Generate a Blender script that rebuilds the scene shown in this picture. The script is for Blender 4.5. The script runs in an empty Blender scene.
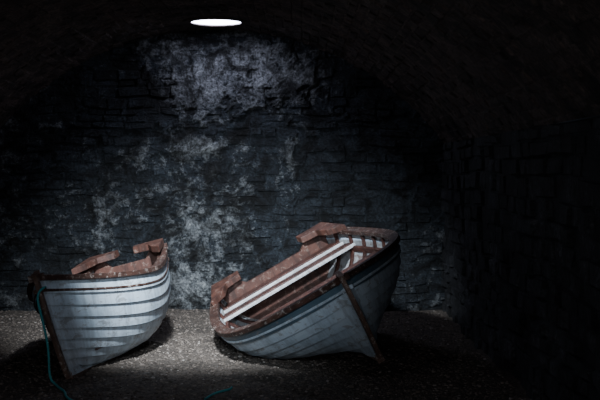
import bpy, math, random
import numpy as np
from mathutils import Vector, Matrix, noise
random.seed(4); rng=np.random.default_rng(4)
scn=bpy.context.scene
F=1150.0; BACK=13.1; CX=-0.95; HALF=2.6; SPR=1.9; R=3.25; ZC=-0.05
XR=CX+HALF; XL=CX-HALF; Y0=-1.0
def sstep(a,b,x): t=max(0,min(1,(x-a)/(b-a))); return t*t*(3-2*t)

# ---------------- material helpers
def mat(name):
    m=bpy.data.materials.new(name); m.use_nodes=True
    nt=m.node_tree; return m,nt,nt.nodes,nt.links,nt.nodes['Principled BSDF']
def ramp(N,stops,interp='LINEAR'):
    r=N.new('ShaderNodeValToRGB'); r.color_ramp.interpolation=interp
    e=r.color_ramp.elements
    while len(e)<len(stops): e.new(0.5)
    for i,(p,c) in enumerate(stops):
        e[i].position=p; e[i].color=(c[0],c[1],c[2],1) if not isinstance(c,(int,float)) else (c,c,c,1)
    return r
def noi(N,L,co,scale,detail=6,rough=.6,dist=0):
    n=N.new('ShaderNodeTexNoise'); n.inputs['Scale'].default_value=scale; n.inputs['Detail'].default_value=detail
    n.inputs['Roughness'].default_value=rough; n.inputs['Distortion'].default_value=dist
    L.new(co,n.inputs['Vector']); return n
def mixc(N,L,f,a,b,typ='MIX'):
    m=N.new('ShaderNodeMix'); m.data_type='RGBA'; m.blend_type=typ
    for s,v in ((0,f),(6,a),(7,b)):
        if isinstance(v,(int,float)): m.inputs[s].default_value=v
        elif isinstance(v,tuple): m.inputs[s].default_value=(*v,1)
        else: L.new(v,m.inputs[s])
    return m.outputs[2]
def math_(N,L,op,a,b=None,clamp=False):
    m=N.new('ShaderNodeMath'); m.operation=op; m.use_clamp=clamp
    for i,v in enumerate((a,b)):
        if v is None: continue
        if isinstance(v,(int,float)): m.inputs[i].default_value=v
        else: L.new(v,m.inputs[i])
    return m.outputs[0]
def coord(N):
    return N.new('ShaderNodeTexCoord').outputs['Object']

def stone_mat(name,dark,mid,lime,lime_amt,bump=.04,soot=.18):
    m,nt,N,L,P=mat(name); co=coord(N)
    g=N.new('ShaderNodeNewGeometry')
    n1=noi(N,L,co,1.6,10,.74,.7); n2=noi(N,L,co,10,7,.72); n3=noi(N,L,co,38,5,.7); n4=noi(N,L,co,2.7,8,.7,1.)
    rr=ramp(N,[(.15,dark),(.6,mid),(.9,tuple(min(1,c*2.1) for c in mid))])
    s=math_(N,L,'MULTIPLY',g.outputs['Random Per Island'],.35)
    s=math_(N,L,'ADD',s,math_(N,L,'MULTIPLY',n2.outputs[0],.55))
    L.new(s,rr.inputs[0])
    at=N.new('ShaderNodeAttribute'); at.attribute_name='lime'
    v=math_(N,L,'ADD',n1.outputs[0],math_(N,L,'MULTIPLY',math_(N,L,'SUBTRACT',n2.outputs[0],.5),1.3))
    v=math_(N,L,'ADD',v,at.outputs['Fac'])
    v=math_(N,L,'ADD',v,math_(N,L,'MULTIPLY',math_(N,L,'SUBTRACT',g.outputs['Random Per Island'],.5),.10))
    lr=ramp(N,[(.55,0.),(.62,.28),(.74,.50),(.96,1.)]); L.new(v,lr.inputs[0])
    f=math_(N,L,'MULTIPLY',lr.outputs[0],lime_amt)
    col=mixc(N,L,f,rr.outputs[0],lime)
    gr=ramp(N,[(.36,.2),(.60,1.)]); L.new(n3.outputs[0],gr.inputs[0])
    col=mixc(N,L,1.0,col,gr.outputs[0],'MULTIPLY')
    so=ramp(N,[(.40,soot),(.56,1.)]); L.new(n4.outputs[0],so.inputs[0])   # soot patches
    col=mixc(N,L,1.0,col,so.outputs[0],'MULTIPLY')
    L.new(col,P.inputs['Base Color']); P.inputs['Roughness'].default_value=.8
    b=N.new('ShaderNodeBump'); b.inputs['Strength'].default_value=1.; b.inputs['Distance'].default_value=bump
    hh=math_(N,L,'ADD',n2.outputs[0],math_(N,L,'MULTIPLY',n3.outputs[0],.6)); L.new(hh,b.inputs['Height'])
    L.new(b.outputs[0],P.inputs['Normal']); return m
M_back=stone_mat('whitewashed_brick',(.008,.012,.018),(.056,.074,.094),(.62,.66,.68),.95,.08,.08)
M_side=stone_mat('sooty_stone',(.012,.014,.017),(.055,.06,.07),(.3,.31,.33),.6)
M_vault=stone_mat('sooty_brick',(.05,.034,.03),(.17,.125,.11),(.25,.22,.2),.35)

def wood_mat(name,c1,c2,peel,pamt,scale=6,rough=.65,stretch=(1,1,1),dirt=.0):
    m,nt,N,L,P=mat(name); co=coord(N)
    mp=N.new('ShaderNodeMapping'); mp.inputs['Scale'].default_value=stretch; L.new(co,mp.inputs[0]); c=mp.outputs[0]
    n1=noi(N,L,c,scale,8,.65); n2=noi(N,L,c,scale*4,6,.7,.6); n3=noi(N,L,co,scale*12,3,.6)
    r=ramp(N,[(.3,c1),(.7,c2)]); L.new(n1.outputs[0],r.inputs[0])
    pr=ramp(N,[(.56,0.),(.62,1.)]); L.new(n2.outputs[0],pr.inputs[0])
    f=math_(N,L,'MULTIPLY',pr.outputs[0],pamt)
    col=mixc(N,L,f,r.outputs[0],peel)
    if dirt>0:
        sp=N.new('ShaderNodeMapping'); sp.inputs['Scale'].default_value=(7,7,1.2); L.new(co,sp.inputs[0])
        n5=noi(N,L,sp.outputs[0],1.6,7,.7,.3); dr=ramp(N,[(.40,1-dirt),(.55,1.)]); L.new(n5.outputs[0],dr.inputs[0])
        col=mixc(N,L,1.,col,dr.outputs[0],'MULTIPLY')
    L.new(col,P.inputs['Base Color']); P.inputs['Roughness'].default_value=rough
    b=N.new('ShaderNodeBump'); b.inputs['Strength'].default_value=.35; b.inputs['Distance'].default_value=.006
    L.new(math_(N,L,'ADD',n2.outputs[0],n3.outputs[0]),b.inputs['Height']); L.new(b.outputs[0],P.inputs['Normal'])
    return m
M_paint=wood_mat('pale_blue_hull_paint',(.50,.63,.75),(.70,.81,.90),(.20,.17,.15),.5,3,.5,(.5,1,1.5),dirt=.28)
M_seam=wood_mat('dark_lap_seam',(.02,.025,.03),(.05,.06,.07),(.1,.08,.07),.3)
M_blue=wood_mat('slate_blue_sheer_paint',(.06,.10,.135),(.10,.16,.205),(.26,.22,.2),.6,4,.5,(.5,1,1.5))
M_inner=wood_mat('faded_white_interior',(.30,.32,.34),(.52,.54,.55),(.16,.08,.055),.7,4,.6,(.4,1,1),dirt=.45)
M_white=wood_mat('white_painted_edge',(.50,.53,.56),(.70,.72,.74),(.25,.16,.12),.55,5,.5,dirt=.3)
M_red=wood_mat('red_brown_wood',(.035,.012,.009),(.095,.033,.023),(.24,.16,.13),.4,5,.55,(.6,1.5,1),dirt=.5)
M_dark=wood_mat('dark_bilge_wood',(.03,.014,.01),(.08,.035,.025),(.2,.15,.12),.3,5,.6,dirt=.4)
M_gun=wood_mat('weathered_gunwale_wood',(.032,.014,.010),(.09,.042,.030),(.50,.46,.42),.6,7,.6,dirt=.45)
M_stem=wood_mat('worn_stem_wood',(.09,.052,.04),(.19,.12,.09),(.55,.5,.47),.65,8,.6)
M_pinkish=wood_mat('faded_red_transom',(.055,.022,.016),(.125,.052,.036),(.34,.26,.22),.4,5,.6,dirt=.55)
def simple(name,c,r=.7):
    m,nt,N,L,P=mat(name); n=noi(N,L,coord(N),60,3); rr=ramp(N,[(.3,tuple(x*.7 for x in c)),(.7,c)]); L.new(n.outputs[0],rr.inputs[0])
    L.new(rr.outputs[0],P.inputs['Base Color']); P.inputs['Roughness'].default_value=r; return m
M_rope=simple('teal_rope_fibre',(.05,.42,.45))

def mesh_obj(name,V,Fs,mats,parent=None,mi=None,smooth=False,attr=None):
    me=bpy.data.meshes.new(name); me.from_pydata([tuple(v) for v in V],[],Fs)
    for m in mats: me.materials.append(m)
    if mi is not None: me.polygons.foreach_set('material_index',mi)
    if smooth: me.polygons.foreach_set('use_smooth',[True]*len(Fs))
    if attr is not None:
        a=me.attributes.new('lime','FLOAT','POINT'); a.data.foreach_set('value',attr)
    me.update(); o=bpy.data.objects.new(name,me); scn.collection.objects.link(o)
    if parent: o.parent=parent
    return o

# ---------------- masonry
def px2wall(px,py): return (px-300)*BACK/F, 1.6-(py-170)*BACK/F
blobs=[(220,72,75,30,.24),(295,85,35,35,.16),(195,100,45,22,.16),(203,146,24,9,.44),(195,235,34,65,.20),(180,295,45,22,.18),
       (105,215,18,40,.15),(130,155,30,14,.12),(290,165,14,45,.20),(245,190,20,30,.10),(130,95,24,30,-.25),(262,128,28,14,-.25),(90,120,40,60,-.08),
       (370,150,60,80,-.14),(330,250,60,60,-.14),(150,45,35,15,.12)]
def lime_back(x,z):
    v=0
    for bx,by,rx,ry,A in blobs:
        wx,wz=px2wall(bx,by); v+=A*math.exp(-((x-wx)/(rx*BACK/F))**2-((z-wz)/(ry*BACK/F))**2)
    return v-.03
def masonry(name,Pf,s0,s1,t0,t1,bw,bh,mt,limef,keep,depth=(.01,.045),gap=.012,jit=.008,var=.12,sh=.25,shellf=None):
    V=[];Fs=[];A=[]
    ns=max(1,int((s1-s0)/sh)); n_t=max(1,int((t1-t0)/sh))
    for i in range(ns+1):
        for j in range(n_t+1):
            p,n=Pf(s0+(s1-s0)*i/ns,t0+(t1-t0)*j/n_t); l=limef(p)-.02
            if shellf: k=shellf(p); p=p+n*.042*k; l+=.08*k
            V.append(p); A.append(l)
    for i in range(ns):
        for j in range(n_t):
            a=i*(n_t+1)+j; Fs.append((a,a+n_t+1,a+n_t+2,a+1))
    t=t0; row=0
    while t<t1-.01:
        h=bh*random.uniform(1-var,1+var); h=min(h,t1-t)
        s=s0-random.random()*bw
        while s<s1:
            w=bw*random.uniform(.55,1.35)
            a,b=max(s,s0),min(s+w,s1); s+=w
            if b-a<.05: continue
            g=gap/2
            cs=[(a+g,t+g),(b-g,t+g),(b-g,t+h-g),(a+g,t+h-g)]
            cp,cn=Pf((a+b)/2,t+h/2)
            if not keep(cp): continue
            if random.random()<.06: continue
            d=random.uniform(*depth); k=len(V); ins=.010
            tilt=[random.uniform(-.010,.010) for _ in range(4)]
            for q,(x,y) in enumerate(cs):
                p,n=Pf(x,y); V.append(p-n*.01); A.append(limef(p))
            for q,(x,y) in enumerate(cs):
                sx=1 if q in(0,3) else -1; sy=1 if q in(0,1) else -1
                p,n=Pf(x+sx*ins+random.uniform(-jit,jit),y+sy*ins+random.uniform(-jit,jit)*.8); V.append(p+n*(d+tilt[q])); A.append(limef(p))
            Fs.append((k+4,k+5,k+6,k+7))
            for q in range(4): r=(q+1)%4; Fs.append((k+q,k+r,k+4+r,k+4+q))
        t+=h; row+=1
    return mesh_obj(name,V,Fs,[mt],attr=A)
SKY=[(-.895,12.33,.27),(-.95,7.2,.34)]  # second entry is an unseen skylight, added to light the boats from above
def archz(x):
    dx=min(abs(x-CX),HALF); return ZC+math.sqrt(R*R-dx*dx)
def backP(s,t):
    z=t+.045*noise.noise(Vector((s*1.3,t*1.8,0)))+.022*noise.noise(Vector((s*5,t*5,2)))
    x=s+.03*noise.noise(Vector((s*1.5,t*3,7)))
    y=BACK+.03*noise.noise(Vector((s*1.1,t*1.1,5)))+.03*noise.noise(Vector((s*3.5,t*3.5,9)))
    return Vector((x,y,z)),Vector((0,-1,0))
def plaster(p):   # remnants of render still clinging to the brick
    v=lime_back(p.x,p.z)+.40*noise.fractal(Vector((p.x*4.2,p.z*5.2,1)),.8,2.1,6)+.0
    return sstep(.08,.20,v)
masonry('wall_back',backP,XL-.1,XR+.1,-.05,3.35,.25,.098,M_back,
        lambda p:lime_back(p.x,p.z),lambda p:p.z<archz(p.x)+.12,depth=(-.006,.036),gap=.008,jit=.016,var=.28,sh=.028,shellf=plaster)
def lime_right(p):
    wx=(497-300); d=F*XR/wx; z=1.6-(262-170)*d/F
    return .7*math.exp(-((p.y-d)/.22)**2-((p.z-z)/.14)**2)-.04
def sideP(X,nx):
    def f(s,t):
        z=t+.04*noise.noise(Vector((s*.9,t*1.3,X)));
        return Vector((X+.03*noise.noise(Vector((s,t,X+4))),s,max(z,-.05) if t<SPR-.01 else SPR)),Vector((nx,0,0))
    return f
masonry('wall_right',sideP(XR,-1),Y0,BACK,-.05,SPR,.30,.13,M_side,lime_right,lambda p:True,depth=(.0,.05),jit=.012,var=.25)
masonry('wall_left',sideP(XL,1),Y0,BACK,-.05,SPR,.30,.13,M_side,lambda p:-.05,lambda p:True,depth=(.0,.05),jit=.012,var=.25)
AM=math.asin(HALF/R)
def vaultP(s,t):
    a=t/R; n=Vector((-math.sin(a),0,-math.cos(a)))
    return Vector((CX,s,ZC))-n*R, n
masonry('ceiling',vaultP,Y0,BACK,-AM*R,AM*R,.26,.095,M_vault,lambda p:-.05,
   lambda p:all(math.hypot(p.x-a,p.y-b)>c+.12 for a,b,c in SKY),depth=(.003,.018),gap=.007)

def emis(name,c,s):
    m,nt,N,L,P=mat(name); P.inputs['Emission Color'].default_value=(*c,1); P.inputs['Emission Strength'].default_value=s
    P.inputs['Base Color'].default_value=(*c,1); return m
for i,(x,y,r) in enumerate(SKY):
    V=[];Fs=[];mi=[];n=48;z=archz(CX)-.005
    rings=[(r+.09,z+.03),(r+.09,z-.025),(r,z-.025),(r,z-.012)]
    for rr,zz in rings:
        for k in range(n):
            a=2*math.pi*k/n; V.append((x+rr*math.cos(a),y+rr*math.sin(a),zz))
    for j in range(3):
        for k in range(n):
            Fs.append((j*n+k,j*n+(k+1)%n,(j+1)*n+(k+1)%n,(j+1)*n+k)); mi.append(0)
    Fs.append(tuple(3*n+k for k in range(n))[::-1]); mi.append(1)
    mesh_obj('window_%d'%(i+1),V,Fs,[M_vault,emis('skylight_glass_%d'%(i+1),(.74,.77,1.0),[22,3][i])],mi=mi,attr=[0.]*len(V))  # second window and its glowing pane are added, out of view

# ---------------- floor + gravel (one mesh)
def fh(x,y): return .02*math.sin(x*1.7+1)*math.sin(y*1.3)+.03*noise.noise(Vector((x*1.2,y*1.2,0)))+.014*noise.noise(Vector((x*5,y*5,3)))
nx,ny=110,280; V=[];Fs=[]
for j in range(ny+1):
    for i in range(nx+1):
        x=XL-.1+(XR-XL+.2)*i/nx; y=Y0+(BACK-Y0+.1)*j/ny; V.append((x,y,fh(x,y)))
for j in range(ny):
    for i in range(nx):
        a=j*(nx+1)+i; Fs.append((a,a+1,a+nx+2,a+nx+1))
nf=len(Fs); nv=len(V)
m,nt,N,L,P=mat('gravel_ground'); co=coord(N)
vo=N.new('ShaderNodeTexVoronoi'); vo.inputs['Scale'].default_value=60; L.new(co,vo.inputs['Vector'])
n1=noi(N,L,co,2.2,6,.6); n2=noi(N,L,co,60,4,.6)
c1=ramp(N,[(0,(.060,.048,.040)),(.5,(.145,.12,.10)),(1,(.27,.23,.195))]); L.new(vo.outputs['Color'],c1.inputs[0])
c2=ramp(N,[(.3,.4),(.7,1.)]); L.new(n1.outputs[0],c2.inputs[0])
col=mixc(N,L,1.0,c1.outputs[0],c2.outputs[0],'MULTIPLY'); L.new(col,P.inputs['Base Color']); P.inputs['Roughness'].default_value=.85
b=N.new('ShaderNodeBump'); b.inputs['Strength'].default_value=1; b.inputs['Distance'].default_value=.015; b.invert=True
L.new(math_(N,L,'ADD',vo.outputs['Distance'],math_(N,L,'MULTIPLY',n2.outputs[0],.3)),b.inputs['Height']); L.new(b.outputs[0],P.inputs['Normal'])
t=(1+5**.5)/2
ico=np.array([(-1,t,0),(1,t,0),(-1,-t,0),(1,-t,0),(0,-1,t),(0,1,t),(0,-1,-t),(0,1,-t),(t,0,-1),(t,0,1),(-t,0,-1),(-t,0,1)])/1.9
ifc=np.array([(0,11,5),(0,5,1),(0,1,7),(0,7,10),(0,10,11),(1,5,9),(5,11,4),(11,10,2),(10,7,6),(7,1,8),(3,9,4),(3,4,2),(3,2,6),(3,6,8),(3,8,9),(4,9,5),(2,4,11),(6,2,10),(8,6,7),(9,8,1)])
NP=17000; VV=np.zeros((NP,12,3))
for k in range(NP):
    x=rng.uniform(XL+.08,XR-.08); y=rng.uniform(7.3,BACK-.1); r=rng.gamma(4,.0014)+.004
    a=rng.uniform(0,6.28); c,s=math.cos(a),math.sin(a)
    p=ico*(1+rng.uniform(-.18,.18,(12,1)))*np.array([r*rng.uniform(.9,1.5),r,r*rng.uniform(.45,.8)])
    p=p@np.array([[c,s,0],[-s,c,0],[0,0,1]]); VV[k]=p+np.array([x,y,fh(x,y)+r*.2])
FF=(ifc[None]+12*np.arange(NP)[:,None,None]).reshape(-1,3)+nv
m2,nt,N,L,P=mat('gravel_stones'); g=N.new('ShaderNodeNewGeometry')
rr=ramp(N,[(0,(.05,.04,.033)),(.6,(.145,.12,.10)),(.95,(.22,.185,.16)),(1,(.38,.35,.32))]); L.new(g.outputs['Random Per Island'],rr.inputs[0])
L.new(rr.outputs[0],P.inputs['Base Color']); P.inputs['Roughness'].default_value=.8
V+=VV.reshape(-1,3).tolist(); Fs+=[tuple(f) for f in FF.tolist()]
mesh_obj('floor',V,Fs,[m,m2],mi=[0]*nf+[1]*len(FF))

# ---------------- rowing boats
class Boat:
    def __init__(s,name,L,B,Dm,Db,Ds,tr,target,yaw,heel,pitch=0,NS=9,bluetop=True,bowp=2.3,sink=.02,rake=.16):
        s.L,s.B,s.Dm,s.Db,s.Ds,s.tr,s.bowp,s.rake=L,B,Dm,Db,Ds,tr,bowp,rake
        e=bpy.data.objects.new(name,None); scn.collection.objects.link(e); s.e=e
        s.NS=NS; s.pts=[]
        s.build(bluetop)
        Rm=Matrix.Rotation(math.radians(yaw-90),3,'Z')@Matrix.Rotation(math.radians(heel),3,'X')@Matrix.Rotation(math.radians(pitch),3,'Y')
        foot=Rm@s.S(1,.0)
        mz=min((Rm@p).z for p in s.pts)
        e.location=(target[0]-foot.x,target[1]-foot.y,-mz-sink); e.rotation_mode='QUATERNION'; e.rotation_quaternion=Rm.to_quaternion()
        s.M=Matrix.Translation(e.location)@Rm.to_4x4()
    def b(s,u):
        m=.42
        if u<m: return s.B/2*(1-(1-s.tr)*((m-u)/m)**2)
        return s.B/2*(1-((u-m)/(1-m))**s.bowp)
    def sheer(s,u):
        if u>.4: return s.Dm+(s.Db-s.Dm)*((u-.4)/.6)**2
        return s.Dm+(s.Ds-s.Dm)*((.4-u)/.4)**2
    def S(s,u,v,side=1):
        b=s.b(u); zt=s.sheer(u); kz=.06*(1-sstep(0,.3,u))
        th=v*math.pi/2*.96; w=.75*sstep(.45,1,u)
        fy=(math.sin(th)/math.sin(math.pi/2*.96))**.82; fz=(1-math.cos(th))/(1-math.cos(math.pi/2*.96))
        fy=fy*(1-w)+(v**.95)*w; fz=fz*(1-w)+v*w
        y=max(b*fy,.018); x=s.L*u-s.rake*(1-v)**1.6*sstep(.5,1,u)
        return Vector((x,side*y,kz+(zt-kz)*fz))
    def Nn(s,u,v,side):
        e=.004; u0=min(max(u,e),.985); v0=min(max(v,.02),1-e)
        a=s.S(u0+e,v0,side)-s.S(u0-e,v0,side); c=s.S(u0,v0+e,side)-s.S(u0,v0-e,side)
        n=a.cross(c); n.normalize()
        if n.y*side<0: n=-n
        return n
    def part(s,name,V,Fs,mats,**k):
        s.pts+= [Vector(v) for v in V]; return mesh_obj(name,V,Fs,mats,parent=s.e,**k)
    def sweep(s,name,path,outs,ups,w0,w1,h0,h1,mt):
        V=[];Fs=[];n=len(path)
        for p,o,u in zip(path,outs,ups):
            for a,b in((w0,h0),(w1,h0),(w1,h1),(w0,h1)): V.append(p+o*a+u*b)
        for i in range(n-1):
            for q in range(4): r=(q+1)%4; Fs.append((4*i+q,4*i+r,4*i+4+r,4*i+4+q))
        Fs.append((0,1,2,3)); k=4*(n-1); Fs.append((k+3,k+2,k+1,k))
        o=s.part(name,V,Fs,[mt]); 
        bv=o.modifiers.new('bevel','BEVEL'); bv.width=.006; bv.segments=2; bv.limit_method='ANGLE'; return o
    def board(s,name,corners,th,mt,sub=1):
        V=[Vector(c) for c in corners]; V+=[v-Vector((0,0,th)) for v in V]
        Fs=[(0,1,2,3),(7,6,5,4)]+[(q,q+4,(q+1)%4+4,(q+1)%4) for q in range(4)]
        o=s.part(name,V,Fs,[mt]); bv=o.modifiers.new('bevel','BEVEL'); bv.width=.005; bv.segments=2; return o
    def build(s,bluetop):
        NU=56; NV=3; NS=s.NS
        V=[];Fs=[];mi=[]
        us=[i/NU for i in range(NU+1)]
        for side in(1,-1):
            for k in range(NS):
                v0=k/NS-(.018 if k else 0); v1=(k+1)/NS; base=len(V)
                for u in us:
                    fade=1-.75*sstep(.93,1,u)
                    for j in range(NV+1):
                        v=v0+(v1-v0)*j/NV; p=s.S(u,max(v,0),side); n=s.Nn(u,v,side)
                        V.append(p+n*((.028-.020*j/NV)*fade))
                    for j in range(NV+1):
                        v=v0+(v1-v0)*j/NV; p=s.S(u,max(v,0),side); n=s.Nn(u,v,side)
                        V.append(p-n*.002+n*((.012-.012*j/NV)*fade))
                W=2*(NV+1); outer=1 if (bluetop and k>=NS-1) else 0
                for i in range(NU):
                    a=base+i*W; c=a+W
                    for j in range(NV):
                        Fs.append((a+j,c+j,c+j+1,a+j+1)); mi.append(outer)
                        Fs.append((a+NV+1+j,a+NV+2+j,c+NV+2+j,c+NV+1+j)); mi.append(3)
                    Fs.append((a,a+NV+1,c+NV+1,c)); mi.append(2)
                    Fs.append((a+NV,c+NV,c+2*NV+1,a+2*NV+1)); mi.append(0)
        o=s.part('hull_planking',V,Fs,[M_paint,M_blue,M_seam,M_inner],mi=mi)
        Z=Vector((0,0,1))
        for side,nm in((1,'port'),(-1,'starboard')):
            P=[s.S(u,1,side) for u in us]; O=[]
            for i in range(len(P)):
                a=P[max(i-1,0)]; c=P[min(i+1,NU)]; d=(c-a); o_=Vector((d.y,-d.x,0))*(-side); o_.normalize()
                if o_.y*side<0: o_=-o_
                O.append(o_)
            s.sweep('gunwale_'+nm,P,O,[Z]*len(P),-.045,.042,-.015,.028,M_gun)
            s.sweep('rubbing_strake_'+nm,[s.S(u,1-.93/NS,side) for u in us],O,[Z]*len(P),.0,.030,-.010,.010,M_paint if bluetop else M_gun)
            s.sweep('seat_riser_'+nm,[s.S(u,.80,side) for u in us[2:48]],[-o for o in O[2:48]],[Z]*46,.0,.028,-.03,.03,M_red)
            RV=[];RF=[]
            for r in range(11):
                u=.06+.084*r; base=len(RV)
                for j in range(13):
                    v=.02+.96*j/12
                    for du in(-.006,.006):
                        p=s.S(u+du,v,side); n=s.Nn(u+du,v,side); RV.append(p-n*.001); RV.append(p-n*.024)
                for j in range(12):
                    a=base+4*j; 
                    RF+= [(a+1,a+3,a+7,a+5),(a,a+1,a+5,a+4),(a+2,a+6,a+7,a+3)]
            s.part('ribs_'+nm,RV,RF,[M_red])
        vs=[j/14 for j in range(15)]
        path=[s.S(1,v,1)*1 for v in vs]
        for p in path: p.y=0
        path.append(path[-1]+Vector((.012,0,.045)))
        fw=[]
        for i in range(len(path)):
            d=path[min(i+1,len(path)-1)]-path[max(i-1,0)]; d.normalize(); fw.append(Vector((d.z,0,-d.x)))
        s.sweep('stem_post',path,[Vector((0,1,0))]*len(path),fw,-.017,.017,-.06,.040,M_stem)
        kp=[s.S(u,0,1) for u in us]
        for p in kp: p.y=0
        s.sweep('keel',kp,[Vector((0,1,0))]*len(kp),[Z]*len(kp),-.024,.024,-.045,.02,M_stem)
        p1,p2,p3=s.S(.88,1,1),s.S(.88,1,-1),s.S(.985,1,1); p4=s.S(.985,1,-1)
        s.board('breasthook',[p1+Z*.01,p2+Z*.01,p4+Z*.015,p3+Z*.015],.04,M_red)
        zt=s.sheer(0); bt=s.b(0)
        TV=[];TF=[];cols=24
        def zb(y):
            lo,hi=0.,1.
            for _ in range(24):
                m_=(lo+hi)/2
                if s.S(0,m_,1).y<abs(y): lo=m_
                else: hi=m_
            return s.S(0,lo,1).z
        def ztp(f):
            a=abs(f)
            return zt+.02-.08*sstep(.66,.5,a)
        for i in range(cols+1):
            f=-1+2*i/cols; y=f*bt
            for x0 in(-.032,.018):
                TV.append(Vector((x0,y,zb(y)))); TV.append(Vector((x0,y,max(ztp(f),zb(y)+.01))))
        for i in range(cols):
            a=4*i; c=a+4
            TF+=[(a,a+1,c+1,c),(a+2,c+2,c+3,a+3),(a+1,a+3,c+3,c+1),(a,c,c+2,a+2)]
        TF+=[(0,2,3,1),(4*cols,4*cols+1,4*cols+3,4*cols+2)]
        s.part('transom',TV,TF,[M_pinkish])
        for side,nm in((1,'port'),(-1,'starboard')):
            y=bt*side; iy=-side
            K=[(-.02,y+.02*side,0),(.40,s.b(.40/s.L)*side,0),(.28,y+iy*.03,0),(.12,y+iy*.10,0),(.09,y+iy*.26,0),(-.02,y+iy*.28,0)]
            zz=zt+.085; V=[Vector((a,b_,zz-(.065*(a/.40)))) for a,b_,_ in K]; V+=[v-Z*.06 for v in V]; q=6
            Fs=[tuple(range(q)),tuple(range(2*q-1,q-1,-1))]+[(i,i+q,(i+1)%q+q,(i+1)%q) for i in range(q)]
            o=s.part('quarter_knee_'+nm,V,Fs,[M_pinkish]); bv=o.modifiers.new('b','BEVEL'); bv.width=.005; bv.segments=2
        def thw(name,u0,u1,v,mt,th=.03,dz=0):
            def c(u,sd): p=s.S(u,v,sd); p.y*=.985; return p
            z=(c((u0+u1)/2,1)).z+dz
            cs=[c(u0,-1),c(u1,-1),c(u1,1),c(u0,1)]
            for q in cs: q.z=z
            return s.board(name,cs,th,mt)
        thw('stern_sheet_aft',.015,.075,.86,M_red); thw('stern_sheet_batten',.080,.090,.86,M_white,.03,.006); thw('stern_sheet_fore',.097,.15,.86,M_red)
        thw('stern_sheet_nosing',.155,.166,.86,M_white,.03,.004)
        for nm,u in(('thwart_aft',.31),('thwart_mid',.50),('thwart_bow',.70)):
            thw(nm,u,u+.085,.80,M_red,.032); thw(nm+'_nosing',u+.086,u+.094,.80,M_white,.03,.003)
        for k in range(-3,4):
            y=k*.085
            cs=[]
            for (x,dy) in((.25,-.036),(.25,.036),(s.L*.78,.036),(s.L*.78,-.036)):
                cs.append(Vector((x,(y*(1 if x<1 else .45))+dy*(1 if x<1 else .5),.13)))
            s.board('bottom_board_%d'%(k+4),cs,.015,M_dark)

b1=Boat('rowing_boat',2.85,1.70,.50,.70,.60,.72,(.62,8.76),13,29,sink=.03)
b2=Boat('rowing_boat',2.35,.94,.60,.78,.77,.76,(-1.74,8.70),-8,15,bluetop=False,bowp=1.8,rake=.12)

# ---------------- ropes
def rope(name,pts,r=.009):
    cu=bpy.data.curves.new(name,'CURVE'); cu.dimensions='3D'; cu.bevel_depth=r; cu.bevel_resolution=3
    sp=cu.splines.new('NURBS'); sp.points.add(len(pts)-1); sp.order_u=3; sp.use_endpoint_u=True
    for p,q in zip(sp.points,pts): p.co=(*q,1)
    o=bpy.data.objects.new(name,cu); cu.materials.append(M_rope); scn.collection.objects.link(o)
h=b2.M@(b2.S(1,.90)+Vector((.05,0,0)))
def g(x,y): return (x,y,fh(x,y)+.012)
rope('mooring_rope',[h+Vector((.03,.06,.02)),h+Vector((-.03,-.03,.0)),h+Vector((.03,-.07,-.2)),(h.x+.10,h.y-.17,.3),(-1.84,8.4,.07),g(-1.78,8.35),g(-1.74,8.25),g(-1.66,8.1),g(-1.62,7.9),g(-1.5,7.7),g(-1.3,7.65)])
rope('mooring_rope',[g(-.66,7.95),g(-.62,8.1),g(-.55,8.22),g(-.50,8.3),g(-.50,8.38)],.008)

# ---------------- lights
def spot(name,loc,tgt,E,ang,blend,rad,col):
    l=bpy.data.lights.new(name,'SPOT'); l.energy=E; l.spot_size=math.radians(ang); l.spot_blend=blend; l.shadow_soft_size=rad; l.color=col
    o=bpy.data.objects.new(name,l); scn.collection.objects.link(o); o.location=loc
    o.rotation_euler=(Vector(tgt)-Vector(loc)).to_track_quat('-Z','Y').to_euler()
spot('overhead_fill_spot',(-.95,7.2,3.05),(-.85,10.7,.75),2500,57,1.0,.14,(.84,.92,1.0))  # added spot below the unseen skylight, aimed at the boats
spot('boat_fill_spot',(-.6,2.0,2.6),(-.7,10.4,.6),1150,20,1.0,.3,(.78,.89,1.0))  # added front fill, cone narrowed onto the boats to spare the side walls
al=bpy.data.lights.new('vault_fill_area','AREA'); al.shape='RECTANGLE'; al.size=4; al.size_y=2.2; al.energy=52; al.color=(.95,.95,1)  # added fill behind the camera, lifts the dark vault and side wall
ao=bpy.data.objects.new('vault_fill_area',al); scn.collection.objects.link(ao); ao.location=(CX,-.9,1.3); ao.rotation_euler=(math.radians(90),0,0)
w=bpy.data.worlds.new('world'); scn.world=w; w.use_nodes=True
w.node_tree.nodes['Background'].inputs[0].default_value=(.4,.55,.8,1); w.node_tree.nodes['Background'].inputs[1].default_value=.03

c=bpy.data.cameras.new('camera'); c.lens=F/600*36; c.sensor_width=36
co=bpy.data.objects.new('camera',c); scn.collection.objects.link(co); co.location=(0,0,1.6)
co.rotation_euler=(math.radians(90)-math.atan(30/F),0,0); scn.camera=co
